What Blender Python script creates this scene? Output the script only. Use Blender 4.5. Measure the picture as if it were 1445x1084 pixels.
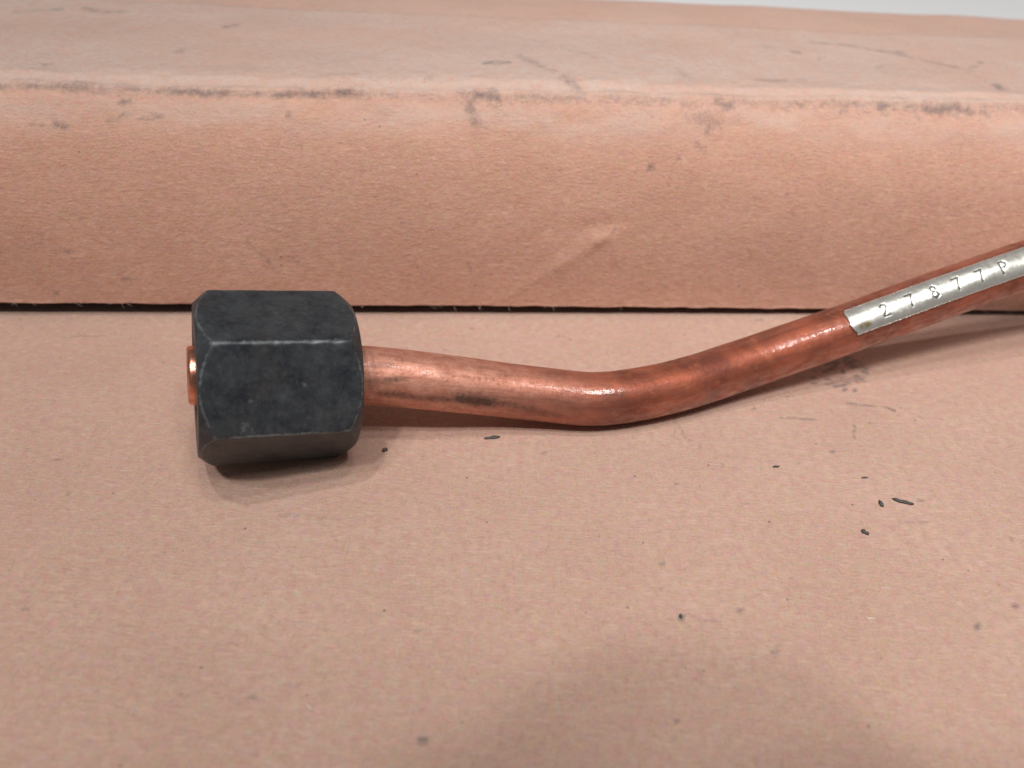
import bpy, bmesh, math, random
import numpy as np
from mathutils import Vector, Matrix

for o in list(bpy.data.objects):
    bpy.data.objects.remove(o)
S = 0.001                      # everything below is measured in millimetres
random.seed(4); rng = np.random.default_rng(4)
scene = bpy.context.scene
COL = scene.collection

# ------------------------------------------------------------------ camera
PITCH, ROLL = 0.70001, 0.06125
fwd = Vector((0, math.cos(PITCH), -math.sin(PITCH)))
r0 = Vector((1, 0, 0)); u0 = r0.cross(fwd)
right = math.cos(ROLL) * r0 + math.sin(ROLL) * u0
upv = -math.sin(ROLL) * r0 + math.cos(ROLL) * u0
cam_d = bpy.data.cameras.new('camera')
cam = bpy.data.objects.new('camera', cam_d); COL.objects.link(cam)
cam.matrix_world = Matrix(((right.x, upv.x, -fwd.x, 0.0),
                           (right.y, upv.y, -fwd.y, 0.0),
                           (right.z, upv.z, -fwd.z, 80 * S),
                           (0, 0, 0, 1)))
cam_d.sensor_width = 36.0
cam_d.lens = 36.0 * 1150 / 1445
cam_d.clip_start = 0.002; cam_d.clip_end = 20.0
cam_d.dof.use_dof = True
cam_d.dof.focus_distance = 108 * S
cam_d.dof.aperture_fstop = 19.0
scene.camera = cam

# ------------------------------------------------------------------ world, lamps, exposure
w = bpy.data.worlds.new('World'); scene.world = w; w.use_nodes = True
bg = w.node_tree.nodes['Background']
bg.inputs['Color'].default_value = (1.0, 0.93, 0.9, 1); bg.inputs['Strength'].default_value = 0.12

AIM = Vector((0.0, 90 * S, 0))
def lamp(name, d, dist, size, power, col):
    l = bpy.data.lights.new(name, 'AREA'); l.shape = 'DISK'; l.size = size
    l.energy = power; l.color = col
    o = bpy.data.objects.new(name, l); COL.objects.link(o)
    d = Vector(d).normalized()
    o.location = AIM + d * dist
    o.rotation_euler = (-d).to_track_quat('-Z', 'Y').to_euler()
    return o
WARM = (1.0, 0.97, 0.95)
lamp('ceiling_bulb', (-0.19, -0.405, 0.91), 1.3, 0.08, 3.7, WARM)
lamp('ceiling_bulb', (-0.31, -0.30, 0.90), 1.3, 0.07, 2.5, WARM)
lamp('ceiling_bulb', (0.18, -0.10, 0.98), 1.3, 0.08, 2.0, WARM)
lamp('ceiling_bulb', (-0.12, -0.08, 0.985), 1.3, 0.05, 3.3, WARM)
# long fluorescent tube running left to right above and a little behind the photographer
l = bpy.data.lights.new('tube_lamp', 'AREA'); l.shape = 'RECTANGLE'; l.size = 0.74; l.size_y = 0.04; l.energy = 3.1; l.color = WARM
o = bpy.data.objects.new('tube_lamp', l); COL.objects.link(o)
d = Vector((0.11, -0.42, 1.0)).normalized(); o.location = AIM + d * 1.2
o.rotation_euler = (math.atan2(-d.y, d.z), 0, 0)
# added spot, no real source: brightens the right, fading towards the left foreground
l = bpy.data.lights.new('added_pool_spot', 'SPOT'); l.energy = 5.5; l.color = WARM; l.shadow_soft_size = 0.03
l.spot_size = math.radians(30); l.spot_blend = 1.0
o = bpy.data.objects.new('added_pool_spot', l); COL.objects.link(o)
o.location = (0.20, -0.07, 0.56)
o.rotation_euler = (Vector((0.075, 0.14, 0.0)) - o.location).to_track_quat('-Z', 'Y').to_euler()

scene.view_settings.view_transform = 'Standard'
scene.view_settings.look = 'None'
scene.view_settings.exposure = -0.04
scene.view_settings.gamma = 1.0
scene.view_settings.use_curve_mapping = False
scene.render.engine = 'CYCLES'

# ------------------------------------------------------------------ helpers
def new_mesh(name, verts, faces, mat=None, parent=None, smooth=True, attrs=None):
    """verts in millimetres (N,3); faces (M,4) int array or list of tuples"""
    me = bpy.data.meshes.new(name)
    v = np.asarray(verts, dtype=np.float64) * S
    if isinstance(faces, np.ndarray):
        n, k = faces.shape
        me.vertices.add(len(v)); me.vertices.foreach_set('co', v.ravel().astype(np.float32))
        me.loops.add(n * k); me.loops.foreach_set('vertex_index', faces.ravel().astype(np.int32))
        me.polygons.add(n)
        me.polygons.foreach_set('loop_start', np.arange(0, n * k, k, dtype=np.int32))
        me.polygons.foreach_set('loop_total', np.full(n, k, dtype=np.int32))
        me.update(calc_edges=True); me.validate()
    else:
        me.from_pydata([tuple(p) for p in v], [], [tuple(f) for f in faces]); me.update()
    me.polygons.foreach_set('use_smooth', np.full(len(me.polygons), smooth))
    for an, arr in (attrs or {}).items():
        arr = np.asarray(arr, dtype=np.float32)
        if arr.ndim == 1:
            a = me.attributes.new(an, 'FLOAT', 'POINT'); a.data.foreach_set('value', arr)
        else:
            a = me.attributes.new(an, 'FLOAT_VECTOR', 'POINT'); a.data.foreach_set('vector', arr.ravel())
    if mat: me.materials.append(mat)
    o = bpy.data.objects.new(name, me); COL.objects.link(o)
    if parent: o.parent = parent
    return o

def grid_faces(nu, nv, wrap_v=False):
    i = np.arange(nu - 1)[:, None]; j = np.arange(nv if wrap_v else nv - 1)[None, :]
    j2 = (j + 1) % nv
    a = i * nv + j; b = (i + 1) * nv + j; c = (i + 1) * nv + j2; d = i * nv + j2
    return np.stack([a, b, c, d], -1).reshape(-1, 4)

def vnoise(x, y, seed):
    """smooth value noise on unit lattice, -1..1"""
    g = np.random.default_rng(seed).uniform(-1, 1, (64, 64))
    xi = np.floor(x).astype(int); yi = np.floor(y).astype(int)
    fx = x - xi; fy = y - yi
    fx = fx * fx * (3 - 2 * fx); fy = fy * fy * (3 - 2 * fy)
    q = lambda a, b: g[a % 64, b % 64]
    return ((q(xi, yi) * (1 - fx) + q(xi + 1, yi) * fx) * (1 - fy) +
            (q(xi, yi + 1) * (1 - fx) + q(xi + 1, yi + 1) * fx) * fy)

def seg_dist(px, py, pts):
    d = np.full(px.shape, 1e9)
    for (ax, ay), (bx, by) in zip(pts[:-1], pts[1:]):
        dx, dy = bx - ax, by - ay; L2 = dx * dx + dy * dy + 1e-9
        t = np.clip(((px - ax) * dx + (py - ay) * dy) / L2, 0, 1)
        d = np.minimum(d, np.hypot(px - ax - t * dx, py - ay - t * dy))
    return d

def marks_field(X, Y, marks, wy=None):
    """stain strength at every grid vertex; wy scales Y so that marks keep their shape"""
    out = np.zeros(X.shape)
    X0, Y0 = X, Y
    wx = vnoise(X / .8 + 3, Y / .8, 51) + .6 * vnoise(X / 2.1, Y / 2.1 + 9, 52); wy_ = vnoise(X / .8 + 13, Y / .8, 53) + .6 * vnoise(X / 2.1 + 30, Y / 2.1, 54)
    gain = np.clip(.85 + .55 * vnoise(X / 1.6 + 40, Y / 1.3, 55) + .3 * vnoise(X / .7, Y / .6, 56), .1, 1.15)
    for pts, wd, k in marks:
        X = X0 + wx * min(.35, wd * .5); Y = Y0 + wy_ * min(.35, wd * .5)
        P = np.array(pts); m = wd * 3 + .3
        my = m if wy is None else m * 4
        sel = ((X > P[:, 0].min() - m) & (X < P[:, 0].max() + m) & (Y > P[:, 1].min() - my) & (Y < P[:, 1].max() + my))
        if not sel.any(): continue
        if wy is None:
            d = seg_dist(X[sel], Y[sel], pts)
        else:
            sc = np.interp(P[:, 1].mean(), wy[0], wy[1])
            d = seg_dist(X[sel], Y[sel] * sc, [(a, b * sc) for a, b in pts])
        out[sel] = np.maximum(out[sel], k * gain[sel] * np.exp(-(d / wd) ** 1.6))
    return out

class N:
    """tiny node-graph builder"""
    def __init__(self, name):
        self.m = bpy.data.materials.new(name); self.m.use_nodes = True
        self.t = self.m.node_tree; self.b = self.t.nodes['Principled BSDF']
    def node(self, typ, **kw):
        n = self.t.nodes.new(typ)
        for k, v in kw.items(): setattr(n, k, v)
        return n
    def put(self, sock, v):
        if isinstance(v, bpy.types.NodeSocket): self.t.links.new(v, sock)
        elif v is not None: sock.default_value = v
    def coords(self, scale=(1000, 1000, 1000), rot=(0, 0, 0), attr=None):
        if attr:
            c = self.node('ShaderNodeAttribute', attribute_name=attr).outputs['Vector']
        else:
            c = self.node('ShaderNodeTexCoord').outputs['Object']
        mp = self.node('ShaderNodeMapping'); self.put(mp.inputs['Vector'], c)
        mp.inputs['Scale'].default_value = scale; mp.inputs['Rotation'].default_value = rot
        return mp.outputs['Vector']
    def noise(self, vec, scale, detail=3, rough=.55, color=False):
        n = self.node('ShaderNodeTexNoise'); self.put(n.inputs['Vector'], vec)
        n.inputs['Scale'].default_value = scale; n.inputs['Detail'].default_value = detail
        n.inputs['Roughness'].default_value = rough
        return n.outputs['Color' if color else 'Fac']
    def rng(self, v, a, b, c=0., d=1., smooth=False):
        n = self.node('ShaderNodeMapRange'); n.clamp = True
        if smooth: n.interpolation_type = 'SMOOTHSTEP'
        self.put(n.inputs['Value'], v)
        for i, x in zip(('From Min', 'From Max', 'To Min', 'To Max'), (a, b, c, d)): self.put(n.inputs[i], x)
        return n.outputs['Result']
    def math(self, op, a, b=None):
        n = self.node('ShaderNodeMath', operation=op); self.put(n.inputs[0], a); self.put(n.inputs[1], b)
        return n.outputs[0]
    def mix(self, f, a, b, blend='MIX'):
        n = self.node('ShaderNodeMix', data_type='RGBA', blend_type=blend)
        self.put(n.inputs[0], f); self.put(n.inputs[6], a); self.put(n.inputs[7], b)
        return n.outputs[2]
    def attr(self, name): return self.node('ShaderNodeAttribute', attribute_name=name).outputs['Fac']
    def bump(self, h, dist_mm, strength=1.0, prev=None):
        n = self.node('ShaderNodeBump'); self.put(n.inputs['Height'], h)
        n.inputs['Distance'].default_value = dist_mm * S; n.inputs['Strength'].default_value = strength
        if prev: self.put(n.inputs['Normal'], prev)
        return n.outputs['Normal']
    def set(self, **kw):
        for k, v in kw.items(): self.put(self.b.inputs[k.replace('_', ' ')], v)
        return self.m
def rgb(r, g, b): return (r, g, b, 1.0)

# ------------------------------------------------------------------ materials
def paper(name, base, has_attr):
    q = N(name)
    co = q.coords()
    blotch = q.noise(co, .06, 2)
    mott = q.noise(co, .8, 3, .7)
    fine = q.noise(co, 3.2, 3, .75)
    hue = q.noise(co, 1.1, 2, .6, color=True)
    f1 = q.noise(q.coords((700, 3600, 3600), (0, 0, .5)), 1.0, 2)
    f2 = q.noise(q.coords((3600, 700, 3600), (.4, 0, -.35)), 1.0, 2)
    f3 = q.noise(q.coords((650, 3000, 1600), (.3, .2, -.3)), 1.0, 2)
    b = base
    c = q.mix(q.rng(blotch, .3, .7), rgb(b[0] * .90, b[1] * .87, b[2] * .84), rgb(b[0] * 1.05, b[1] * 1.06, b[2] * 1.06))
    c = q.mix(q.rng(mott, .35, .65, 0, .85), c, rgb(b[0] * .86, b[1] * .79, b[2] * .73))
    c = q.mix(q.rng(fine, .40, .60, .0, .42), c, rgb(b[0] * 1.18, b[1] * 1.24, b[2] * 1.27))
    c = q.mix(.19, c, hue, 'OVERLAY')
    c = q.mix(q.rng(f1, .58, .70, 0, .36), c, rgb(b[0] * .72, b[1] * .62, b[2] * .55))
    c = q.mix(q.rng(f2, .60, .72, 0, .34), c, rgb(b[0] * .70, b[1] * .60, b[2] * .52))
    c = q.mix(q.rng(f3, .58, .72, 0, .42), c, rgb(min(1, b[0] * 1.25), b[1] * 1.35, b[2] * 1.4))
    speck = q.node('ShaderNodeTexVoronoi'); q.put(speck.inputs['Vector'], co); speck.inputs['Scale'].default_value = .42
    big = q.noise(co, .33, 1)
    sp = q.math('MULTIPLY', q.rng(speck.outputs['Distance'], .05, .09, 1, 0), q.rng(big, .55, .62))
    c = q.mix(q.math('MULTIPLY', sp, .65), c, rgb(.10, .07, .06))
    if has_attr:
        rub_light = q.math('MULTIPLY', q.attr('rub_light'), q.rng(mott, .3, .65, .25, .8))
        c = q.mix(rub_light, c, rgb(.63, .52, .46))  # fold rub, with fold light and top sheen painted pale
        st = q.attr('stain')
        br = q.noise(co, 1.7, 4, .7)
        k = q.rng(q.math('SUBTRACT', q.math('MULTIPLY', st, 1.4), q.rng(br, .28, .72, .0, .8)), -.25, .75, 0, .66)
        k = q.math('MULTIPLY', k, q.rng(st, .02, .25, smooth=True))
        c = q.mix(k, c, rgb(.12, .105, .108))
    h = q.math('ADD', fine, q.math('MULTIPLY', q.math('ADD', f1, f3), .8))
    n = q.bump(h, .085, .9)
    n = q.bump(mott, .16, .7, n)
    return q.set(Base_Color=c, Roughness=.68, Specular_IOR_Level=.35, Normal=n, Sheen_Weight=.75, Sheen_Roughness=.38)

KRAFT = (.535, .350, .278)
M_TABLE = paper('table_kraft_paper', KRAFT, True)
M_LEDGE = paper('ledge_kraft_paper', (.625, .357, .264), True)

def nut_mat():
    q = N('blackened_steel')
    co = q.coords()
    n1 = q.noise(co, .35, 4, .6); n2 = q.noise(co, 1.6, 4, .7); n3 = q.noise(co, 4.5, 3, .7)
    c = q.mix(q.rng(n1, .32, .68), rgb(.021, .025, .034), rgb(.048, .055, .064))
    c = q.mix(q.rng(n1, .35, .75, 0, .35), c, rgb(.085, .093, .088)
              ) ; c = q.mix(q.rng(n2, .5, .76, 0, .38), c, rgb(.10, .112, .107))
    c = q.mix(q.rng(n3, .62, .74, 0, .3), c, rgb(.14, .145, .135))
    rust = q.noise(co, .22, 3)
    c = q.mix(q.rng(rust, .55, .75, 0, .35), c, rgb(.07, .055, .035))
    ew = q.attr('wear')
    k = q.rng(q.math('ADD', ew, q.rng(n2, .3, .7, -.45, .25)), .35, 1.05, 0, .85)
    c = q.mix(k, c, rgb(.19, .205, .205))
    nm = q.bump(n3, .012, .5, q.bump(n2, .03, .5))
    return q.set(Base_Color=c, Metallic=.35, Roughness=q.rng(n2, .3, .7, .38, .56), Specular_IOR_Level=.5, Normal=nm)
M_NUT = nut_mat()
q = N('dark_bore'); M_BORE = q.set(Base_Color=rgb(.012, .011, .011), Roughness=.7, Metallic=.4)

def copper_mat(name, stub=False):
    q = N(name)
    if stub:
        co = q.coords(); c = q.mix(q.rng(q.noise(co, .9, 3), .35, .7), rgb(.80, .40, .29), rgb(.62, .24, .15))
        return q.set(Base_Color=c, Metallic=.95, Roughness=.27)
    al = q.coords((1, 1, 1), attr='tubeco')               # x: millimetres along, yz: round the pipe
    st = q.coords((.12, 1, 1), attr='tubeco')
    streak = q.noise(st, 1.3, 4, .65); blot = q.noise(al, .16, 4, .6); fine = q.noise(al, 1.9, 4, .7); mid = q.noise(al, .6, 4, .65)
    al_pos = q.attr('age')                                # 0 fresh pinkish end .. 1 tarnished end
    fresh = q.mix(q.rng(mid, .3, .7), rgb(.55, .225, .150), rgb(.72, .38, .28))
    old = q.mix(q.rng(blot, .38, .62), rgb(.22, .055, .030), rgb(.44, .118, .058))
    c = q.mix(al_pos, fresh, old)
    c = q.mix(q.rng(streak, .46, .70, 0, .48), c, rgb(.20, .07, .045))
    c = q.mix(q.rng(fine, .52, .72, 0, .5), c, rgb(.24, .09, .058))
    c = q.mix(q.rng(mid, .58, .75, 0, .4), c, rgb(.66, .25, .11))
    s = q.attr('stain')
    k = q.rng(q.math('SUBTRACT', q.math('MULTIPLY', s, 1.4), q.rng(fine, .28, .72, 0, .8)), -.25, .8, 0, .85)
    k = q.math('MULTIPLY', k, q.rng(s, .02, .25, smooth=True))
    c = q.mix(k, c, rgb(.045, .03, .027))
    rough = q.math('ADD', q.rng(fine, .3, .7, .46, .62), q.math('MULTIPLY', q.math('SUBTRACT', 1., al_pos), .06))
    scr = q.noise(q.coords((.10, 1.2, 1.2), attr='tubeco'), 1.6, 3, .6)
    nm = q.bump(fine, .06, .5, q.bump(streak, .06, .5, q.bump(mid, .12, .6)))
    cn = q.bump(scr, .05, .9, q.bump(mid, .055, .8))
    worn = q.rng(q.noise(q.coords((.5, 1.2, 1.2), attr='tubeco'), .9, 3, .7), .38, .58, .25, 1.)
    gl = q.attr('gloss')
    q.put(q.b.inputs['Coat Normal'], cn)
    return q.set(Base_Color=c, Metallic=.62, Roughness=rough, Normal=nm, Coat_Weight=q.math('MULTIPLY', worn, gl), Coat_Roughness=.13, Coat_IOR=1.9)
M_COPPER = copper_mat('tarnished_copper'); M_STUB = copper_mat('bright_copper', True)

q = N('bright_tag_metal'); co = q.coords(attr='tagco', scale=(1, 1, 1))
n1 = q.noise(co, .8, 4, .6); n2 = q.noise(q.coords((.15, 2.5, 1), attr='tagco'), 1., 3)
c = q.mix(q.rng(n2, .4, .7, 0, .5), rgb(.87, .865, .80), rgb(.77, .765, .70))
c = q.mix(q.math('MULTIPLY', q.attr('glue'), q.rng(n1, .3, .5)), c, rgb(.50, .36, .13))
c = q.mix(q.rng(q.math('SUBTRACT', q.attr('ink'), q.rng(n1, .3, .7, 0, .2)), .1, .6, 0, .85), c, rgb(.05, .047, .043))
M_TAG = q.set(Base_Color=c, Metallic=.85, Roughness=q.rng(n1, .3, .7, .22, .32), Normal=q.bump(n1, .05, .4))

q = N('white_counter'); n1 = q.noise(q.coords((10, 10, 10)), 3, 4)
M_WALL = q.set(Base_Color=q.mix(n1, rgb(.92, .94, .96), rgb(.95, .96, .97)), Roughness=.5)
q = N('raw_board'); n1 = q.noise(q.coords((20, 400, 400)), 1, 4)
M_BOARD = q.set(Base_Color=q.mix(n1, rgb(.035, .022, .018), rgb(.06, .04, .03)), Roughness=.85)
q = N('black_grit'); n1 = q.noise(q.coords(), 3, 3)
M_GRIT = q.set(Base_Color=q.mix(n1, rgb(.035, .034, .032), rgb(.11, .105, .095)), Roughness=.6)
q = N('pale_fibre'); M_FIBRE = q.set(Base_Color=rgb(.66, .54, .45), Roughness=.6)

# ------------------------------------------------------------------ scuffs, stains and buckles (surface millimetres)
PIPE_PTS = [(-11.6, 85.2, 7.85), (-2.1, 87.0, 5.6), (5.5, 87.7, 4.5), (13.0, 88.2, 3.9), (23.4, 91.6, 4.1), (34.6, 96.8, 5.1), (49.9, 102.3, 8.6), (63.6, 106.9, 12.4),
            (78.2, 111.5, 16.4), (92, 115.4, 20.0), (108, 118.6, 23.0), (126, 121.2, 25.0), (142, 123.2, 26.0)]
PIPE_MARKS = [([(24, 80), (27, 80)], 1.1, .9), ([(14, 84), (20, 86), (30, 80), (34, 84)], .7, .6), ([(12, 30), (14, 26)], .5, .5), ([(31, 86), (38, 95)], .7, .4), ([(44, 40), (46, 42)], .3, .5), ([(14, 55), (16, 50)], .35, .6)]
LEDGE_BUCKLES = [([(-5.2, 1.5), (1, 5.8), (6.7, 9.6), (12.7, 14)], 1.1, .22, 1.2), ([(6.7, 9.6), (12.7, 14)], 1.8, .35, 1.6), ([(12.7, 14), (14.6, 14.8), (15.2, 13), (15.7, 11.2)], 1.0, .45, 1.3),
                 ([(10.5, 15.9), (13, 16.4), (16.5, 17.3)], 1.2, -.22, 2), ([(27.6, 25.6), (41.6, 19.8)], 3.5, .18, 2), ([(32, 15), (49, 11.5)], 4, .2, 2), ([(-75, 13), (-75.3, 5.7)], .8, .12, 1.5),
                 ([(-40, 20), (-25, 10)], 5, .15, 2), ([(55, 26), (62, 18)], 3, .15, 2)]
TAG_S0, TAG_S1 = 83.7, 124.0
TAG_TEXT = [('2', 89.6, 0), ('7', 93.8, .05), ('8', 97.8, 0), ('7', 101.5, 0), ('7', 105.3, -.05), ('P', 109.2, 0)]
TAG_DOTS = [(86.0, .2, .2, .8), (92.0, .55, .10, .6), (99.4, .3, .10, .7), (113.4, 1.15, .2, .8), (114.1, 1.1, .2, .8), (94.6, -.3, .09, .5), (88.0, 1.4, .08, .4)]
LEDGE_MARKS = [
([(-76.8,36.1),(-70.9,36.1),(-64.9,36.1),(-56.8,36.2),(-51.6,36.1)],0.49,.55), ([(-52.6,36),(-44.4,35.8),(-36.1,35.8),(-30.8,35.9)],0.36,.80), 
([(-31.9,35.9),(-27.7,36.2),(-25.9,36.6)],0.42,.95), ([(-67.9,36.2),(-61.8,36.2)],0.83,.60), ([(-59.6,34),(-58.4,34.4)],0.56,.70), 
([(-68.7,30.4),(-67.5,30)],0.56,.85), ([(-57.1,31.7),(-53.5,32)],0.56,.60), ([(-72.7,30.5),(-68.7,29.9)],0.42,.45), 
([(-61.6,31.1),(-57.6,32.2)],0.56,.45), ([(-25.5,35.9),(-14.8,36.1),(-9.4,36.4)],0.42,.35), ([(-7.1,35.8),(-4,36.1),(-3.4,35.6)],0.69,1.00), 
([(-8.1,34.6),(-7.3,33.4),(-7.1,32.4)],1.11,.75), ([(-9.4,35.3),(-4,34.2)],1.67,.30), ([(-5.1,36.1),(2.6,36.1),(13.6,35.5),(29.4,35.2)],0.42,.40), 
([(-5.5,46.7),(-1.2,47)],0.36,.80), ([(0.2,51),(3.4,46.4),(7.3,40.4),(9.8,37.1)],0.83,.50), ([(9.6,54.6),(15,49.8)],0.56,.35), 
([(5.2,32.5),(6.3,33.1)],0.69,.60), ([(30.6,35.9),(33.4,35.2)],0.83,.80), ([(19.7,33.5),(21.4,33.1)],0.83,.55), ([(29.2,31.5),(29,30.9)],0.69,.60), 
([(27.6,33.1),(30.9,32.1)],1.25,.40), ([(18,34.7),(33.8,33.9)],1.94,.22), ([(27,29),(28.7,28.3)],0.83,.35), ([(19.7,25.2),(20.6,25.8)],0.49,.80), 
([(24.3,26.7),(24.5,27)],0.36,.70), ([(57.2,35.6),(64.2,35.5),(71.4,35.6),(75.5,35.1)],0.76,.85), ([(60.7,35.9),(74.4,35.5)],1.25,.45), 
([(50.6,35.2),(51.9,35.5)],0.56,.70), ([(62.9,34.5),(63.6,33.8)],0.56,.60), ([(53,34.9),(55.3,34.6)],0.69,.40), 
([(54.8,63.6),(62.2,61.8),(69.9,57.9),(74.5,53.7),(78.7,50.4),(83.4,54.3)],0.42,.55), ([(69.4,58.2),(71.1,59.1)],0.56,.80), 
([(79.5,42.2),(81.2,43.1)],0.56,.90), ([(49.8,57.9),(51.1,57.6)],0.56,.70), ([(53.5,54.6),(55.1,55.5)],0.42,.50), ([(62.2,50.6),(64,51.9)],0.42,.40), 
([(38.7,43.4),(46.9,43.1)],0.36,.50), ([(26.7,45.5),(27.6,44.3)],0.97,.45), ([(45.4,59.4),(47.9,59.1)],0.69,.35), ([(45.1,43.1),(47.3,44)],0.42,.50), 
([(-49.7,63),(-47.5,64.2)],0.56,.80), ([(-75.8,70.5),(-71.3,68.7),(-67,70.5)],0.56,.50), ([(-86.2,66.9),(-78.8,69.7)],0.42,.50), 
([(-54.9,50.4),(-53.7,50.6)],0.49,.80), ([(-72.7,42.5),(-71.3,42.2)],0.42,.50), ([(-4.1,47),(-1.2,46.4)],0.36,.50), 
([(-14.9,40.1),(-13.6,40.4)],0.56,.50), ([(-42.6,13.2),(-39.9,10.5),(-38.6,8.6)],0.42,.55), ([(-36.4,10.2),(-34.8,9.7)],0.97,.30), 
([(-51.9,19.7),(-49.7,20.8)],0.83,.30), ([(-51.1,20.1),(-50.5,20.6)],0.42,.50), ([(-19.1,15.9),(-18.2,16.7)],0.36,.90), 
([(-30.9,21.9),(-30.8,21.9)],0.36,.90), ([(-35.2,32.5),(-35,32.5)],0.36,.80), ([(-70.2,11.3),(-69.3,11.6)],0.42,.60), 
([(-75.8,14),(-76.1,9.3),(-75.4,5.7)],0.42,.30), ([(-62.7,6.8),(-60.5,6.8)],0.36,.50), ([(-73.7,4.1),(-73.2,4.2)],0.42,.70), 
([(-80.2,11.1),(-73.6,12.3),(-69.6,11.7)],1.11,.25), ([(-43.3,29.1),(-33,27.8)],2.22,.20), ([(-36.1,27.7),(-33.5,28.3)],1.25,.25), 
([(-8.3,9.8),(-6.9,6)],0.36,.40), ([(35.9,19.1),(36.5,18.8)],0.36,.60), ([(42.4,21.9),(42.8,21.6)],0.42,.80), ([(23.3,22.7),(23.6,22.4)],0.36,.60), 
([(46.5,28.4),(46.8,28.8)],0.36,.60), ([(0.5,6.3),(4.4,9.2),(7.7,12.1)],0.69,.22), ([(-25.5,33.8),(-9.5,33)],1.39,.15), 
([(-3,30.9),(18,29.1)],1.94,.12), ([(-71.2,24.6),(-52,23.4)],2.78,.15), ([(55.4,23),(55.8,23.7)],0.42,.30), ([(-23.7,20.6),(-19.4,20.1)],1.11,.20), 
([(-46.9,22.9),(-38.7,20.4)],1.67,.15), ([(15.1,15.7),(15.2,15.9)],0.36,.70), ([(-78.4,41.3),(-71,43.4)],2.22,.18), 
([(32.5,18.4),(42.5,15.1)],1.67,.12), ([(62.7,5.7),(64.7,6.2),(66.4,6)],0.42,.50), ]
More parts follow.
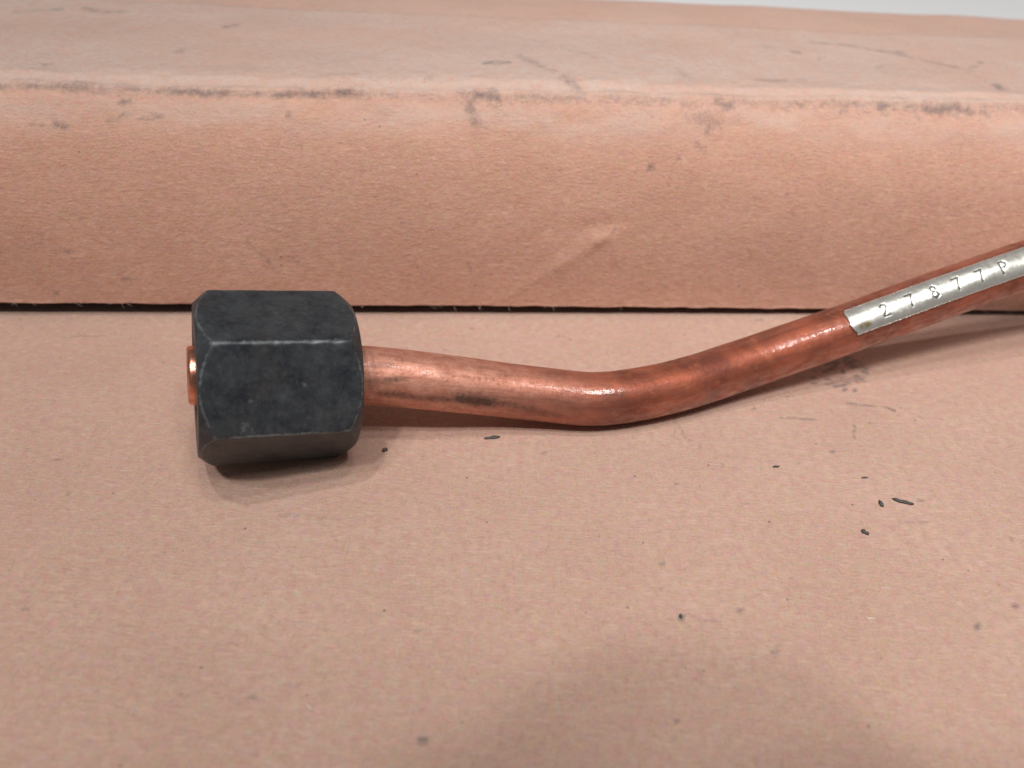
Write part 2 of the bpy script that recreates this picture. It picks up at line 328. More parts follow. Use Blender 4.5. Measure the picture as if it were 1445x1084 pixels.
TABLE_MARKS = [
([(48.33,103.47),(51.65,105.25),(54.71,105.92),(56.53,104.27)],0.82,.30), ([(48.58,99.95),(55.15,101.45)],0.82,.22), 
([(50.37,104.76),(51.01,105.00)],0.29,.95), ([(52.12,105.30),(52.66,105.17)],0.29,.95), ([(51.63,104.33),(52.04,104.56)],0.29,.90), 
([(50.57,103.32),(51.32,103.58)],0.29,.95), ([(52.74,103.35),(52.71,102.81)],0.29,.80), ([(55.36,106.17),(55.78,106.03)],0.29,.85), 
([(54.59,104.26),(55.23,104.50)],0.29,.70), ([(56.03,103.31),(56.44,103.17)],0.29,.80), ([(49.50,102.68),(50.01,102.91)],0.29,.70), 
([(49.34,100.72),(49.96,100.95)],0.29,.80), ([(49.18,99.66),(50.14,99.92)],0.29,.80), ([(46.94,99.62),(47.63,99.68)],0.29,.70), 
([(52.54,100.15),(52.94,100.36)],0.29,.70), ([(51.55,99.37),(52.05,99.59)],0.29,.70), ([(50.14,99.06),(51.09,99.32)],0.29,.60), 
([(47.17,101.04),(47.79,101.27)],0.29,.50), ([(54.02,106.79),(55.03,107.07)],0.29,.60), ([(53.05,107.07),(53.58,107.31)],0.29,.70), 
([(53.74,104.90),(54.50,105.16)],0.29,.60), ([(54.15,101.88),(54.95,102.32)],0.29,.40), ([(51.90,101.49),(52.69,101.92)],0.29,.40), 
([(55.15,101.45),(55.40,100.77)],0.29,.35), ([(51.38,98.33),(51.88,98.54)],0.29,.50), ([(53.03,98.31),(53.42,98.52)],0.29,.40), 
([(9.96,79.52),(10.31,78.19)],0.45,.35), ([(10.19,80.92),(12.68,81.41)],0.36,.25), ([(24.66,88.00),(25.50,84.81)],0.29,.45), 
([(24.21,89.49),(24.00,84.97)],0.36,.30), ([(25.71,84.83),(26.08,84.57)],0.29,.90), ([(4.86,80.59),(5.65,80.80)],0.29,.60), 
([(-28.13,66.65),(-25.01,66.67),(-20.50,66.45)],0.29,.40), ([(29.71,81.90),(29.98,79.86)],0.29,.40), ([(51.16,95.14),(58.04,94.64)],0.29,.35), 
([(56.53,94.99),(58.10,94.16)],0.29,.50), ([(39.98,90.92),(46.38,91.19)],0.29,.30), ([(50.90,90.36),(50.13,87.27)],0.29,.30), 
([(51.66,71.70),(55.47,72.00)],0.29,.50), ([(49.72,70.83),(50.55,71.14)],0.29,.50), ([(55.62,75.96),(56.02,75.74)],0.29,.70), 
([(33.73,47.71),(36.81,44.38),(38.41,42.19)],0.55,.20), ([(33.23,48.18),(35.05,46.25)],0.36,.30), ([(30.64,73.43),(32.33,73.44)],0.29,.40), 
([(12.12,66.05),(12.52,66.98)],0.29,.45), ([(22.78,76.08),(23.09,76.23)],0.29,.60), ([(13.18,75.28),(13.57,75.44)],0.29,.60), 
([(21.01,55.53),(21.04,55.06)],0.41,.90), ([(25.97,59.01),(26.33,59.14)],0.29,.60), ([(28.01,56.70),(28.36,56.82)],0.36,.80), 
([(25.70,55.68),(25.97,55.79)],0.29,.60), ([(19.43,62.66),(19.88,62.80)],0.32,.70), ([(18.95,58.70),(19.37,58.73)],0.29,.50), 
([(30.94,51.28),(31.26,51.31)],0.41,.70), ([(55.54,56.27),(56.03,56.68)],0.41,.95), ([(61.21,59.47),(61.77,59.61)],0.32,.70), 
([(2.11,54.94),(2.52,55.07)],0.32,.60), ([(18.89,42.62),(19.12,42.71)],0.36,.60), ([(22.60,55.17),(25.80,54.74)],0.29,.35), 
([(30.06,49.66),(30.19,48.39)],0.45,.20), ([(-19.85,110.37),(-12.78,110.71)],0.29,.25), ([(-71.04,99.43),(-68.62,100.24),(-61.18,101.18)],0.29,.40), 
([(-7.42,108.85),(-7.05,108.69)],0.29,.90), ([(7.02,107.79),(7.26,108.00)],0.29,.80), ([(-11.09,102.35),(-10.89,102.55)],0.29,.60), 
([(41.05,116.16),(42.26,116.08)],0.29,.50), ([(-8.24,65.25),(-8.06,65.26)],0.29,.80), ([(-60.40,73.49),(-59.11,73.73)],0.29,.50), 
([(-55.54,67.99),(-55.31,67.89)],0.32,.70), ([(-43.49,53.66),(-43.41,53.85)],0.36,.70), ([(-52.92,51.37),(-52.28,51.05)],0.32,.50), 
([(-37.00,54.22),(-36.74,53.96)],0.32,.50), ([(-21.54,43.98),(-20.63,43.88)],0.36,.60), ([(-25.03,42.40),(-24.79,42.34)],0.41,.80), 
([(-26.02,41.57),(-25.78,41.50)],0.36,.60), ([(-32.43,42.23),(-31.31,41.53)],0.55,.40), ([(-32.03,41.10),(-30.97,41.17)],0.36,.30), 
([(-6.90,39.06),(-6.68,39.00)],0.45,.90), ([(-9.05,51.19),(-8.61,51.40)],0.29,.50), ([(-37.34,59.42),(-37.25,59.43)],0.29,.70), 
([(-40.39,59.93),(-40.23,59.94)],0.29,.50), ([(-46.35,78.77),(-46.06,78.52)],0.29,.30), ([(-17.61,75.82),(-16.78,76.56)],0.36,.20), 
([(-23.37,76.00),(-22.94,75.77)],0.29,.60), ([(65.37,70.18),(65.64,69.74)],0.29,.50), ([(56.91,68.38),(57.47,68.65)],0.29,.40), 
([(46.87,53.27),(47.34,53.48)],0.36,.30), ([(42.13,95.95),(43.28,96.22)],0.29,.30), ([(36.26,92.48),(36.51,92.66)],0.29,.80), 
([(27.05,83.51),(27.27,83.67)],0.29,.70), ([(46.16,84.31),(46.51,84.48)],0.29,.70), ([(59.07,86.59),(59.29,85.73)],0.29,.50), 
([(35.19,60.29),(35.56,60.42)],0.29,.40), ([(35.03,61.52),(35.32,61.64)],0.29,.40), ([(15.47,70.98),(22.35,66.84)],1.27,.08), 
([(-52.42,62.13),(-33.91,58.23)],2.73,.08), ([(-35.94,64.54),(-17.60,60.50)],2.73,.06), ]

# ================================================================== THE TABLE (paper-covered)
def axis(lo, hi, step, far_lo, far_hi):
    a = np.linspace(far_lo, lo, 14)[:-1]; b = np.arange(lo, hi, step); c = np.linspace(b[-1] + step, far_hi, 14)
    return np.concatenate([a, b, c])
def table_z(x, y):
    return .10 * vnoise(x / 34 + 7, y / 26 + 3, 1) + .035 * vnoise(x / 9, y / 8, 2)
tx = axis(-92, 108, .36, -420, 440); ty = axis(33, 128, .36, -160, 158)
TX, TY = np.meshgrid(tx, ty, indexing='ij')
near = np.exp(-(((TX + 24) / 22) ** 2 + ((TY - 84) / 14) ** 2)) + np.exp(-(((TX - 16) / 14) ** 2 + ((TY - 89) / 8) ** 2))
TZ = table_z(TX, TY) * np.clip(1 - near, 0, 1)          # flat where the pipe and nut rest
def tz(x, y):
    nr = math.exp(-(((x + 24) / 22) ** 2 + ((y - 84) / 14) ** 2)) + math.exp(-(((x - 16) / 14) ** 2 + ((y - 89) / 8) ** 2))
    return float(table_z(np.array([x]), np.array([y]))[0]) * min(1, max(0, 1 - nr))
table = new_mesh('table_paper', np.stack([TX, TY, TZ], -1).reshape(-1, 3), grid_faces(len(tx), len(ty)), M_TABLE,
                 attrs={'stain': marks_field(TX, TY, [(a_, b_, c_ * (2.4 if 38 < a_[0][0] < 58 and a_[0][1] > 90 else 1.0)) for a_, b_, c_ in TABLE_MARKS]).ravel(), 'rub_light': np.zeros(TX.size)})
table['kind'] = 'structure'

# ------------------------------------------------------------------ white counter that carries the paper
wv = [(-1200, -200, -30), (1200, -200, -30), (1200, 1500, -30), (-1200, 1500, -30), (-1200, -200, -.6), (1200, -200, -.6), (1200, 1500, -.6), (-1200, 1500, -.6)]
wall = new_mesh('countertop', wv, [(3, 2, 1, 0), (4, 5, 6, 7), (0, 1, 5, 4), (1, 2, 6, 5), (2, 3, 7, 6), (3, 0, 4, 7)], M_WALL, smooth=False)
wall['kind'] = 'structure'

# ================================================================== THE LEDGE: a board wrapped in kraft paper
LEDGE_YAW = .10434
ledge = bpy.data.objects.new('paper_wrapped_board', None); COL.objects.link(ledge)
ledge.location = (0, 112.9 * S, 0); ledge.rotation_euler = (0, 0, LEDGE_YAW); ledge.empty_display_size = .02
ledge['label'] = 'long raised board wrapped in scuffed brown kraft paper behind the pipe'
ledge['category'] = 'board'
D_, H_, AM = 16.0, 34.5, math.radians(76)               # the paper bellies out over the board and folds at the crest
def prof_table():
    a = np.linspace(0, AM, 400); w_ = D_ * (1 - np.cos(a)); z = H_ * np.sin(a)
    sl = (H_ * math.cos(AM)) / (D_ * math.sin(AM)); t = np.linspace(0, 1, 60)[1:]; L = 3.0
    w2 = w_[-1] + L * t; z2 = z[-1] + sl * L * (t - t * t / 2)
    t = np.linspace(0, 80, 240)[1:]
    w_ = np.concatenate([w_, w2, w2[-1] + t]); z = np.concatenate([z, z2, z2[-1] + 0 * t])
    s = np.concatenate([[0], np.cumsum(np.hypot(np.diff(w_), np.diff(z)))])
    return s, w_, z
PT = prof_table(); S_C = PT[0][399]
def profile(s, u):
    """paper position (w back, z up) and its normal at arc length s (0 = table level at the hem)"""
    w_ = np.interp(s, PT[0], PT[1]); z = np.interp(s, PT[0], PT[2])
    e = .4
    dw = np.interp(s + e, PT[0], PT[1]) - np.interp(s - e, PT[0], PT[1]); dz = np.interp(s + e, PT[0], PT[2]) - np.interp(s - e, PT[0], PT[2])
    l = np.hypot(dw, dz) + 1e-9; nw, nz = -dz / l, dw / l
    lipw = 47.6 - .045 * u                                   # the paper steps down to a second, lower layer near the back
    d = np.clip((w_ - lipw) / 3.0, 0, 1); z = z - 2.0 * d * d * (3 - 2 * d)
    f_ = np.clip((w_ - lipw - 21) / 5.0, 0, 4); z = z - 3.0 * f_ * f_
    return w_, z, nw, nz
lu = axis(-96, 112, .42, -330, 330)
ls = np.concatenate([np.arange(0, 30, .42), np.arange(30, 43, .3), np.arange(43, 108, .6)])
LU, LS = np.meshgrid(lu, ls, indexing='ij')
hem = np.interp(lu, [-330, -90, -45, -20, 5, 40, 90, 330], [2.7, 2.5, 2.3, 2.05, 1.95, 1.6, 1.1, 1.0])
hem = hem + .10 * vnoise(lu / 3.1, lu * 0, 11) + .05 * vnoise(lu / .9, lu * 0, 12)
LSs = np.maximum(LS, hem[:, None] + LS * .0)             # paper ends at its hem above the table
fr = np.clip((hem[:, None] + 1.6 - LS) / 1.6, 0, 1)
LSs = np.where(LS < hem[:, None] + .42, hem[:, None] + np.minimum(LS, .42) * .0 + LS / (hem[:, None] + .42) * .42, LS)
W0, Z0, NW, NZ = profile(LSs, LU)
bow = .35 * vnoise(LU / 45 + 3, LS / 22, 5) + .14 * vnoise(LU / 14, LS / 9, 6) + .045 * vnoise(LU / 4.2, LS / 3.2, 7)
foldw = np.exp(-((LS - 36.5) / 5.5) ** 2)
bow += foldw * (.32 * vnoise(LU / 7, LS / 3.5, 8) + .13 * vnoise(LU / 2.3, LS / 1.6, 9))
# crease where the paper was folded, and the small buckles on the front face
crease = seg_dist(LU, LS, [(-96, S_C + .1), (-60, S_C - .3), (-28, S_C - .2), (0, S_C - .3), (40, S_C), (112, S_C + .3)])
bow += .17 * np.exp(-(crease / .6) ** 2) - .16 * np.exp(-((crease - 1.3) / .9) ** 2)
def buckle(pts, width, h, sharp=1.0):
    d = seg_dist(LU, LS, pts); return h * np.exp(-(d / width) ** sharp)
BK = LEDGE_BUCKLES
for pts, wd, h, sh in BK: bow += buckle(pts, wd, h * .6, sh)
bow *= np.clip((LS + 1.0) / 6.0, .25, 1)
W1 = W0 + NW * bow; Z1 = Z0 + NZ * bow
base_v = np.stack([LU, W1, Z1], -1).reshape(-1, 3)
back_v = np.stack([LU, W1 - NW * .28, Z1 - NZ * .28], -1).reshape(-1, 3)
nU, nS = len(lu), len(ls); nv = nU * nS
F0 = grid_faces(nU, nS)
idx = np.arange(nv).reshape(nU, nS)
hemf = np.stack([idx[:-1, 0], idx[:-1, 0] + nv, idx[1:, 0] + nv, idx[1:, 0]], -1)
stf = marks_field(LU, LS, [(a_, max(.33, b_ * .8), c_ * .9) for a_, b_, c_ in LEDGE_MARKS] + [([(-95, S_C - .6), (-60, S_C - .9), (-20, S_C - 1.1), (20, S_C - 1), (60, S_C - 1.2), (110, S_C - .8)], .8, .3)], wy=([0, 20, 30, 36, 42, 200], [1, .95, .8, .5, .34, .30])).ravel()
# fold rubbed pale, its lit band painted too; grazing sheen painted pale on top
rub_light = (np.exp(-((LS - 32.6 - .8 * vnoise(LU / 12, LU * 0, 61)) / 3.0) ** 2) * np.clip(.7 + .5 * vnoise(LU / 8 + 4, LS / 3, 62) + .3 * vnoise(LU / 1.5, LS / 1.2, 63), 0, 1))
top_sheen = np.clip((LS - 34.5) / 3.0, 0, 1) * np.clip(.85 + .25 * vnoise(LU / 15 + 2, LS / 12, 64) + .15 * vnoise(LU / 3, LS / 3, 65), 0, 1)
top_sheen *= np.where(LS > 73.5 - .045 * LU, .6, 1)
rub_light = np.maximum(rub_light * .6, top_sheen).ravel()
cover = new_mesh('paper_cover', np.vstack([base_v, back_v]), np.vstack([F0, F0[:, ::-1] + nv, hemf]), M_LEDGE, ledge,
                 attrs={'stain': np.concatenate([stf, stf]), 'rub_light': np.concatenate([rub_light, rub_light])})
# the board inside, standing back from the hem
bm = bmesh.new()
bmesh.ops.create_cube(bm, size=1)
for v in bm.verts: v.co = Vector((v.co.x * 640, 13 + (v.co.y + .5) * 36, .3 + (v.co.z + .5) * 31)) * S
bmesh.ops.bevel(bm, geom=bm.edges[:], offset=.0015, segments=2, affect='EDGES')
me = bpy.data.meshes.new('board'); bm.to_mesh(me); bm.free(); me.materials.append(M_BOARD)
ob = bpy.data.objects.new('board', me); COL.objects.link(ob); ob.parent = ledge
ob['label'] = 'dark board in the gap under the paper hem'
# loose paper fibres along the torn hem
fv, ff = [], []
for k in range(36):
    u = random.uniform(-85, 95); z0 = float(np.interp(u, lu, hem)); L = random.uniform(.5, 1.6); a = random.uniform(-1.2, 1.2)
    up = random.choice([-1, -1, 1]); r = .022
    P = [Vector((u, -.12, z0 + .1))]
    for j in range(1, 4):
        t = j / 3; P.append(P[0] + Vector((L * t * math.sin(a + .5 * t), -.1 - .3 * t * random.random(), up * L * t * math.cos(a) * .7)))
    if min(p.z for p in P) < .25: continue
    b = len(fv)
    for p in P:
        for c_ in range(3):
            an = c_ * 2.094; fv.append((p.x + r * math.cos(an), p.y, p.z + r * math.sin(an)))
    for j in range(3):
        for c_ in range(3): ff.append((b + j * 3 + c_, b + j * 3 + (c_ + 1) % 3, b + j * 3 + 3 + (c_ + 1) % 3, b + j * 3 + 3 + c_))
fz = new_mesh('hem_fibres', fv, ff, M_FIBRE, ledge); fz['kind'] = 'stuff'

# ================================================================== THE COPPER LINE: pipe, nut, end sleeve, stamped tag
NC = Vector((-30.831, 80.243, 11.066)); AX = Vector((.91833, .35396, -.17714)).normalized()
E1 = Vector((AX.y, -AX.x, 0)).normalized(); E2 = E1.cross(AX)
if E2.z < 0: E2 = -E2
line = bpy.data.objects.new('copper_line', None); COL.objects.link(line); line.empty_display_size = .02
line.location = (NC.x * S, NC.y * S, 0)
line['label'] = 'bent copper pipe with black hex nut and stamped silver tag lying on the paper'
line['category'] = 'pipe'
bpy.context.view_layer.update()
def part_at(o, mat4=None):
    """child of the line; keep the millimetre world coordinates of its vertices"""
    o.parent = line; o.matrix_parent_inverse = Matrix.Translation(-line.location)
    if mat4 is not None: o.matrix_basis = mat4
    return o
NUTM = Matrix(((AX.x, E1.x, E2.x, NC.x * S), (AX.y, E1.y, E2.y, NC.y * S), (AX.z, E1.z, E2.z, NC.z * S), (0, 0, 0, 1)))

# ---- hex nut: radius = smallest of hexagon and the two end chamfers, slightly rounded
A, RID, LEN = 9.82, 7.79, 9.62
th = []
for k in range(6):
    c0 = k * 60
    th += [c0 + d for d in (-1.6, -1.0, -.6, -.3, 0, .3, .6, 1.0, 1.6)] + list(np.arange(3, 58, 1.5) + c0)
th = np.radians(np.array(sorted(set(round(t % 360, 3) for t in th))))
xs = np.concatenate([[-LEN], np.linspace(-LEN + .05, -RID + .6, 44), np.linspace(-RID + .9, RID - .9, 40), np.linspace(RID - .6, LEN - .05, 44), [LEN]])
XX, TT = np.meshgrid(xs, th, indexing='ij')
ph = (TT + math.pi / 6) % (math.pi / 3) - math.pi / 6      # 0 at a corner
# distance from the mid-flat: hexagon with corners at 0,60,...
rh = A / np.cos(math.pi / 6 - np.abs(ph))
RV = A / math.cos(math.pi / 6)
rcor = RV - .16 + .0 * rh                                   # corners worn slightly round
rh = np.where(rh > rcor, rcor + (rh - rcor) * .35, rh)
rch = RV - (np.abs(XX) - RID) * .94                         # chamfer cone
kk = 26.0
rr = -np.log(np.exp(-kk * rh * .25) + np.exp(-kk * rch * .25)) / (kk * .25)
rr += .02 * vnoise(XX / 1.4 + 20, TT * 8, 21) + .012 * vnoise(XX / .5, TT * 22, 22)
wear = np.maximum(1.15 * np.exp(-((np.abs(ph) * RV) / .32) ** 2) * (rh < rch + .25), 1.0 * np.exp(-(np.abs(rh - rch) / .22) ** 2))
wear *= .75 + .35 * vnoise(XX / 1.1, TT * 9, 23)
# a few dings on the upper ridge and faces
for (dx, dt, rad, dep) in ((3.3, 60.5, .35, .18), (-1.0, 59.5, .3, .12), (6.2, 61, .5, .15), (-4.5, 6, .9, .10), (-3.6, 3, .5, .12), (-3.9, 22, .4, .08), (2.2, 33, .5, .05), (-2.5, -42, .7, .16), (7.0, 81, .35, .1)):
    d = np.hypot(XX - dx, (TT - math.radians(dt % 360)) * RV); rr -= dep * np.exp(-(d / rad) ** 2); wear = np.maximum(wear, .8 * np.exp(-(d / rad) ** 2))
nX, nT = XX.shape
ov = np.stack([XX, rr * np.cos(TT), rr * np.sin(TT)], -1).reshape(-1, 3)
rings = []
BORE = 4.75
for sx, order in ((-1, 0), (1, 1)):
    i0 = 0 if sx < 0 else nX - 1
    for x_, rad in ((sx * LEN, rr[i0] * .93), (sx * LEN, np.full(nT, BORE + .5)), (sx * (LEN - .45), np.full(nT, BORE)), (sx * 1.0, np.full(nT, BORE))):
        rings.append(np.stack([np.full(nT, x_), rad * np.cos(th), rad * np.sin(th)], -1))
vv = np.vstack([ov] + rings)
fc = [grid_faces(nX, nT, True)]
j = np.arange(nT); j2 = (j + 1) % nT
n0 = nX * nT
chainL = [0 * nT] + [n0 + k * nT for k in range(4)]
chainR = [(nX - 1) * nT] + [n0 + (4 + k) * nT for k in range(4)]
for ch, flip in ((chainL, True), (chainR, False)):
    for a, b in zip(ch[:-1], ch[1:]):
        f = np.stack([a + j, b + j, b + j2, a + j2], -1); fc.append(f[:, ::-1] if flip else f)
wr = np.concatenate([wear.ravel()] + [np.full(nT, .15)] * 8)
nut = new_mesh('hex_nut', vv, np.vstack(fc), M_NUT, None, attrs={'wear': wr})
nut['label'] = 'heavy black hex nut with worn pale edges'
part_at(nut, NUTM)

# ---- bright copper end poking out of the nut (hollow, rolled lip)
prof = [(-2.0, 3.72), (-7.0, 3.72), (-9.3, 3.72), (-9.9, 3.74), (-10.2, 3.70), (-10.42, 3.55), (-10.5, 3.3), (-10.46, 3.0), (-10.3, 2.8), (-9.7, 2.7), (-5.0, 2.7)]
n_ = 64; ang = np.linspace(0, 2 * np.pi, n_, endpoint=False)
sv = np.vstack([np.stack([np.full(n_, a), b * np.cos(ang), b * np.sin(ang) + .7], -1) for a, b in prof])
stub = new_mesh('pipe_end', sv, grid_faces(len(prof), n_, True), M_STUB)
stub['label'] = 'bright copper pipe end showing at the left of the nut'
part_at(stub, NUTM)

# ---- pipe centre line
ctrl = [NC + AX * 1.0, NC + AX * 6.0, NC + AX * 11.0] + [Vector(p) for p in PIPE_PTS]
ctrl = np.array([tuple(c) for c in ctrl])
def catmull(P, per=24):
    P = np.vstack([2 * P[0] - P[1], P, 2 * P[-1] - P[-2]]); out = []
    for i in range(1, len(P) - 2):
        t = np.linspace(0, 1, per, endpoint=False)[:, None]
        a, b, c, d = P[i - 1], P[i], P[i + 1], P[i + 2]
        out.append(.5 * ((2 * b) + (c - a) * t + (2 * a - 5 * b + 4 * c - d) * t ** 2 + (3 * b - a - 3 * c + d) * t ** 3))
    out.append(P[-2][None]); return np.vstack(out)
path = catmull(ctrl)
for _ in range(60):                                        # even the curvature out
    path[1:-1] = path[1:-1] * .5 + .25 * (path[:-2] + path[2:])
al = np.concatenate([[0], np.cumsum(np.linalg.norm(np.diff(path, axis=0), axis=1))])
ss = np.arange(0, al[-1], .3)
path = np.stack([np.interp(ss, al, path[:, k]) for k in range(3)], -1)
tan = np.gradient(path, axis=0); tan /= np.linalg.norm(tan, axis=1)[:, None]
upn = np.array([0, 0, 1.]) - tan * tan[:, 2:3]; upn /= np.linalg.norm(upn, axis=1)[:, None]
sid = np.cross(upn, tan)                                   # towards the camera side
sid *= np.where(sid[:, 1:2] > 0, -1, 1)
R_P = 3.85
def on_pipe(s, a, r):
    """point at length s, angle a (0 = up, 90 deg = towards the front), radius r"""
    g = lambda M_: np.stack([np.interp(s, ss, M_[:, k]) for k in range(3)], -1)
    return g(path) + r[..., None] * (np.cos(a)[..., None] * g(upn) + np.sin(a)[..., None] * g(sid))
nA = 96; aa = np.linspace(0, 2 * np.pi, nA, endpoint=False)
PS, PA = np.meshgrid(ss, aa, indexing='ij')
PR = R_P + .02 * vnoise(PS / 5 + 9, PA * 2, 31) + .008 * vnoise(PS / 1.2, PA * 5, 32)
PR *= 1 + .012 * np.interp(PS, [9, 12, 22, 30], [3, 3.5, 1.5, 0])
pv = on_pipe(PS, PA, PR)
pstain = np.zeros(PS.shape)
for pts, wd, k in PIPE_MARKS:
    d = seg_dist(PS * .45, PA * R_P, [(a * .45, math.radians(b) * R_P) for a, b in pts]); pstain = np.maximum(pstain, k * np.exp(-(d / wd) ** 2))
tco = np.stack([PS, R_P * np.cos(PA), R_P * np.sin(PA)], -1)
age = np.clip((PS - 24) / 24, 0, 1); gloss = .12 + .88 * np.clip((PS - 38) / 14, 0, 1)
pvv = pv.reshape(-1, 3); pf = grid_faces(len(ss), nA, True)
pipe = new_mesh('pipe', np.vstack([pvv, path[-1][None]]),
                np.vstack([pf, np.stack([len(pvv) - nA + np.arange(0, nA), np.full(nA, len(pvv)), np.full(nA, len(pvv)), len(pvv) - nA + (np.arange(nA) + 1) % nA], -1)[:0]]),
                M_COPPER, attrs={'tubeco': np.vstack([tco.reshape(-1, 3), [[0, 0, 0]]]), 'stain': np.append(pstain.ravel(), 0), 'age': np.append(age.ravel(), 1), 'gloss': np.append(gloss.ravel(), 1)})
pipe['label'] = 'reddish brown copper pipe with a gentle double bend'
part_at(pipe)

# ---- stamped tag wrapped over the pipe
GLY = {
 '2': [[(.0, .78), (.08, .93), (.3, 1), (.55, .93), (.62, .75), (.5, .52), (.25, .25), (.02, .02), (.7, .0)]],
 '7': [[(.0, .97), (.68, 1.0), (.5, .6), (.36, .28), (.3, .0)]],
 '8': [[(.33, .54), (.1, .66), (.08, .88), (.33, 1), (.57, .88), (.55, .66), (.33, .54), (.05, .38), (.02, .14), (.33, 0), (.64, .14), (.61, .38), (.33, .54)]],
 'P': [[(.05, 0), (.05, 1), (.45, 1), (.66, .88), (.64, .62), (.42, .5), (.05, .5)]],
}
CH = 1.95
tl = np.concatenate([np.arange(TAG_S0, TAG_S1, .075), [TAG_S1]])
A0, A1 = math.radians(1), math.radians(63)
RT = R_P + .24
ta = np.linspace(A0, A1, 84)
GS, GA = np.meshgrid(tl, ta, indexing='ij')
# ragged left end
edge = .12 * vnoise(GA * 9, GA * 0, 41) + .6 * np.clip((GA - math.radians(38)) / .45, 0, 1) + .4 * np.clip((math.radians(14) - GA) / .3, 0, 1)
GSs = GS + edge * np.clip(1 - (GS - TAG_S0) / 2.0, 0, 1)
px_, py_ = GSs, -GA * RT                                   # millimetres along / up on the tag
ink = np.zeros(GS.shape)
mid = -math.radians(32) * RT
for ch, s_c, dy in TAG_TEXT:
    for pl in GLY[ch]:
        pts = [(s_c + (a - .35) * CH * .78, mid + dy + (b - .5) * CH) for a, b in pl]
        sel = (np.abs(px_ - s_c) < 3)
        d = seg_dist(px_[sel], py_[sel], pts)
        ink[sel] = np.maximum(ink[sel], np.exp(-(d / .145) ** 2))
for (s_c, dy, rad, k) in TAG_DOTS:
    d = np.hypot(px_ - s_c, py_ - mid - dy); ink = np.maximum(ink, k * np.exp(-(d / rad) ** 2))
glue = np.exp(-(((px_ - TAG_S0 - 2.1) / 1.1) ** 2 + ((py_ - mid + 1.15) / .5) ** 2) ** 2)
edgef = np.minimum(1, np.minimum(ta - A0, A1 - ta) / .03)[None, :]
rad = RT - .035 * ink + .025 * vnoise(GSs / 2.2, GA * 4, 42) - .06 * (1 - edgef)
top = on_pipe(GSs, GA, rad); bot = on_pipe(GSs, GA, np.full(GS.shape, R_P - .05))
nL, nW = GS.shape; m = nL * nW
I = np.arange(m).reshape(nL, nW)
rim = np.concatenate([I[:, 0], I[-1, 1:], I[::-1, -1][1:], I[0, ::-1][1:-1]])
rim2 = np.roll(rim, -1)
tf = np.vstack([grid_faces(nL, nW)[:, ::-1], np.stack([rim, rim + m, rim2 + m, rim2], -1)])
tagv = np.vstack([top.reshape(-1, 3), bot.reshape(-1, 3)])
z2 = lambda a: np.concatenate([a.ravel(), a.ravel() * 0])
tgc = np.stack([GSs, -GA * RT, GA * 0], -1).reshape(-1, 3)
tag = new_mesh('stamped_tag', tagv, tf, M_TAG, attrs={'ink': z2(ink), 'glue': z2(glue), 'tagco': np.vstack([tgc, tgc])})
tag['label'] = 'bright silver metal tag stamped 27877P wrapped over the pipe'
part_at(tag)

# ================================================================== DEBRIS on the paper
def flake(name, x, y, L, Wd, ang_, h, mat, label, cat='flake', bend=0.0, seed=0):
    h *= 1.25; L *= .9; Wd *= .9; r = random.Random(seed); n = 13; o = []
    for k in range(n):
        t = 2 * math.pi * k / n
        rx = L / 2 * math.cos(t) * (1 + .18 * r.uniform(-1, 1)); ry = Wd / 2 * math.sin(t) * (1 + .32 * r.uniform(-1, 1))
        ry += bend * (rx / (L / 2)) ** 2 * L
        o.append((rx, ry))
    v = [(a, b, 0.0) for a, b in o] + [(a * .9, b * .9 + 0, h * (1 + .4 * r.uniform(-1, 1))) for a, b in o] + [(0, bend * .1 * L, h * 1.25)]
    f = [(k, (k + 1) % n, n + (k + 1) % n, n + k) for k in range(n)] + [(n + k, n + (k + 1) % n, 2 * n) for k in range(n)] + [tuple(range(n - 1, -1, -1))]
    o_ = new_mesh(name, v, f, mat, smooth=True)
    o_.location = (x * S, y * S, (tz(x, y) + .01) * S); o_.rotation_euler = (0, 0, math.radians(ang_))
    o_['label'] = label; o_['category'] = cat; o_['group'] = 'loose bits on the paper'
    return o_
flake('black_flake', -2.28, 82.94, 2.7, .62, 12, .16, M_GRIT, 'largest pointed black flake just below the left part of the pipe', seed=1)
flake('black_flake', -16.9, 79.13, .85, .7, 30, .25, M_GRIT, 'round black speck right of the nut below its shadow', seed=2)
flake('black_flake', 53.3, 75.26, 3.2, .48, -16, .2, M_GRIT, 'long bent black sliver on the right part of the paper', bend=.05, seed=3)
flake('black_flake', 50.05, 74.8, .55, 1.25, 8, .2, M_GRIT, 'short upright black sliver beside the long bent one', seed=4)
flake('black_flake', 46.4, 69.6, 1.2, .62, -38, .2, M_GRIT, 'dark grey speck below the two black slivers at right', seed=5)
flake('black_flake', 37.3, 80.6, 1.1, .34, 12, .14, M_GRIT, 'tiny thin black flake under the right part of the pipe', seed=6)
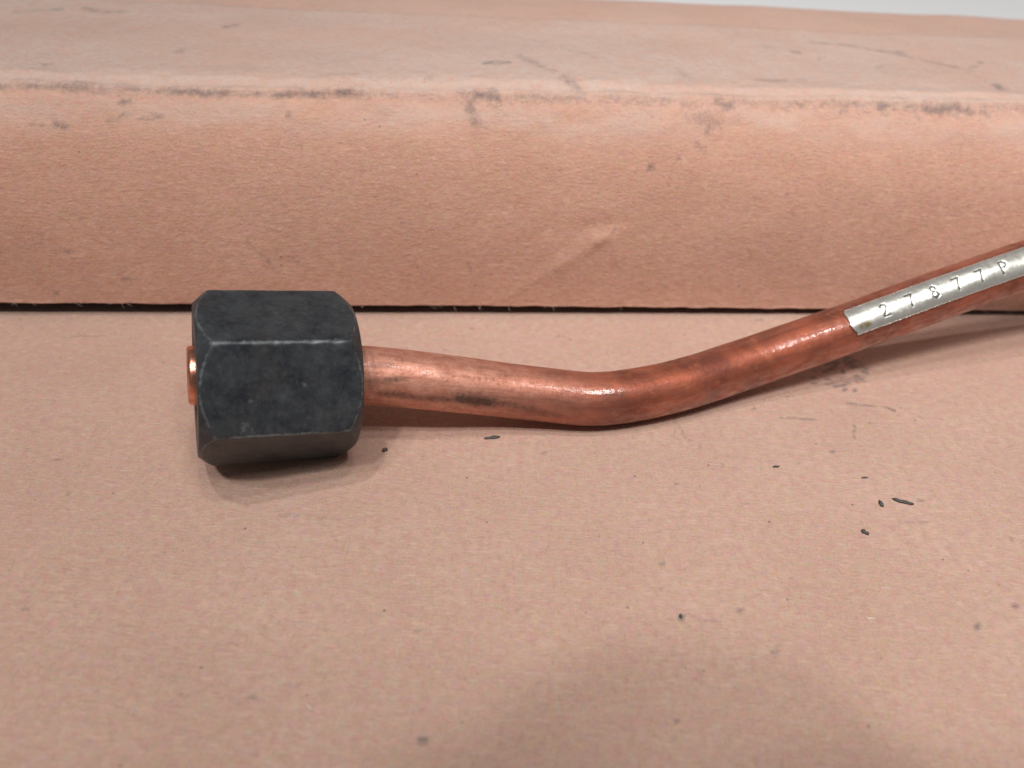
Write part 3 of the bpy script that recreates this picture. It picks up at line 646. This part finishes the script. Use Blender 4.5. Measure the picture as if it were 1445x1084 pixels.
flake('black_flake', 49.3, 79.5, 1.2, .34, 6, .08, M_GRIT, 'tiny grey flake above the two black slivers at right', seed=7)
flake('white_fibre', 43.3, 56.6, 1.6, .34, 4, .10, M_FIBRE, 'short white fibre lying on the right foreground paper', 'fibre', seed=8)
flake('white_fibre', -18.7, 41.8, 1.5, .26, -42, .08, M_FIBRE, 'pale slanting fibre on the left foreground paper', 'fibre', seed=9)
flake('black_flake', 21.0, 55.3, .42, .6, 0, .2, M_GRIT, 'small black grain in the centre of the foreground paper', seed=10)

# ================================================================== the photographer's compact camera, just behind the viewpoint; its lens shadows the foreground
def bm_part(name, build, mat, parent):
    bm = bmesh.new(); build(bm)
    me = bpy.data.meshes.new(name); bm.to_mesh(me); bm.free(); me.materials.append(mat)
    for f_ in me.polygons: f_.use_smooth = False
    o_ = bpy.data.objects.new(name, me); COL.objects.link(o_); o_.parent = parent; return o_
q = N('black_plastic'); M_CAM = q.set(Base_Color=rgb(.025, .025, .027), Roughness=.5)
pc = bpy.data.objects.new('compact_camera', None); COL.objects.link(pc); pc.empty_display_size = .01
pc.matrix_world = cam.matrix_world.copy()                    # z points back towards the photographer
pc['label'] = 'black compact camera above the table, only its lens shadow seen in the foreground'; pc['category'] = 'camera'
def body(bm):
    bmesh.ops.create_cube(bm, size=1)
    for v in bm.verts: v.co = Vector((v.co.x * 90 + 8, v.co.y * 52, 39 + v.co.z * 22)) * S
    bmesh.ops.bevel(bm, geom=bm.edges[:], offset=.006, segments=4, affect='EDGES')
bm_part('camera_body', body, M_CAM, pc)
def barrel(bm):
    prof_ = [(4, 15), (4, 23), (16, 23.5), (16.3, 25), (30, 25.5)]
    n = 48; rows = []
    for z_, r_ in prof_: rows.append([bm.verts.new((r_ * math.cos(2 * math.pi * k / n) * S, r_ * math.sin(2 * math.pi * k / n) * S, z_ * S)) for k in range(n)])
    for a_, b_ in zip(rows[:-1], rows[1:]):
        for k in range(n): bm.faces.new((a_[k], a_[(k + 1) % n], b_[(k + 1) % n], b_[k]))
    bm.faces.new(rows[0][::-1])
bm_part('lens_barrel', barrel, M_CAM, pc)
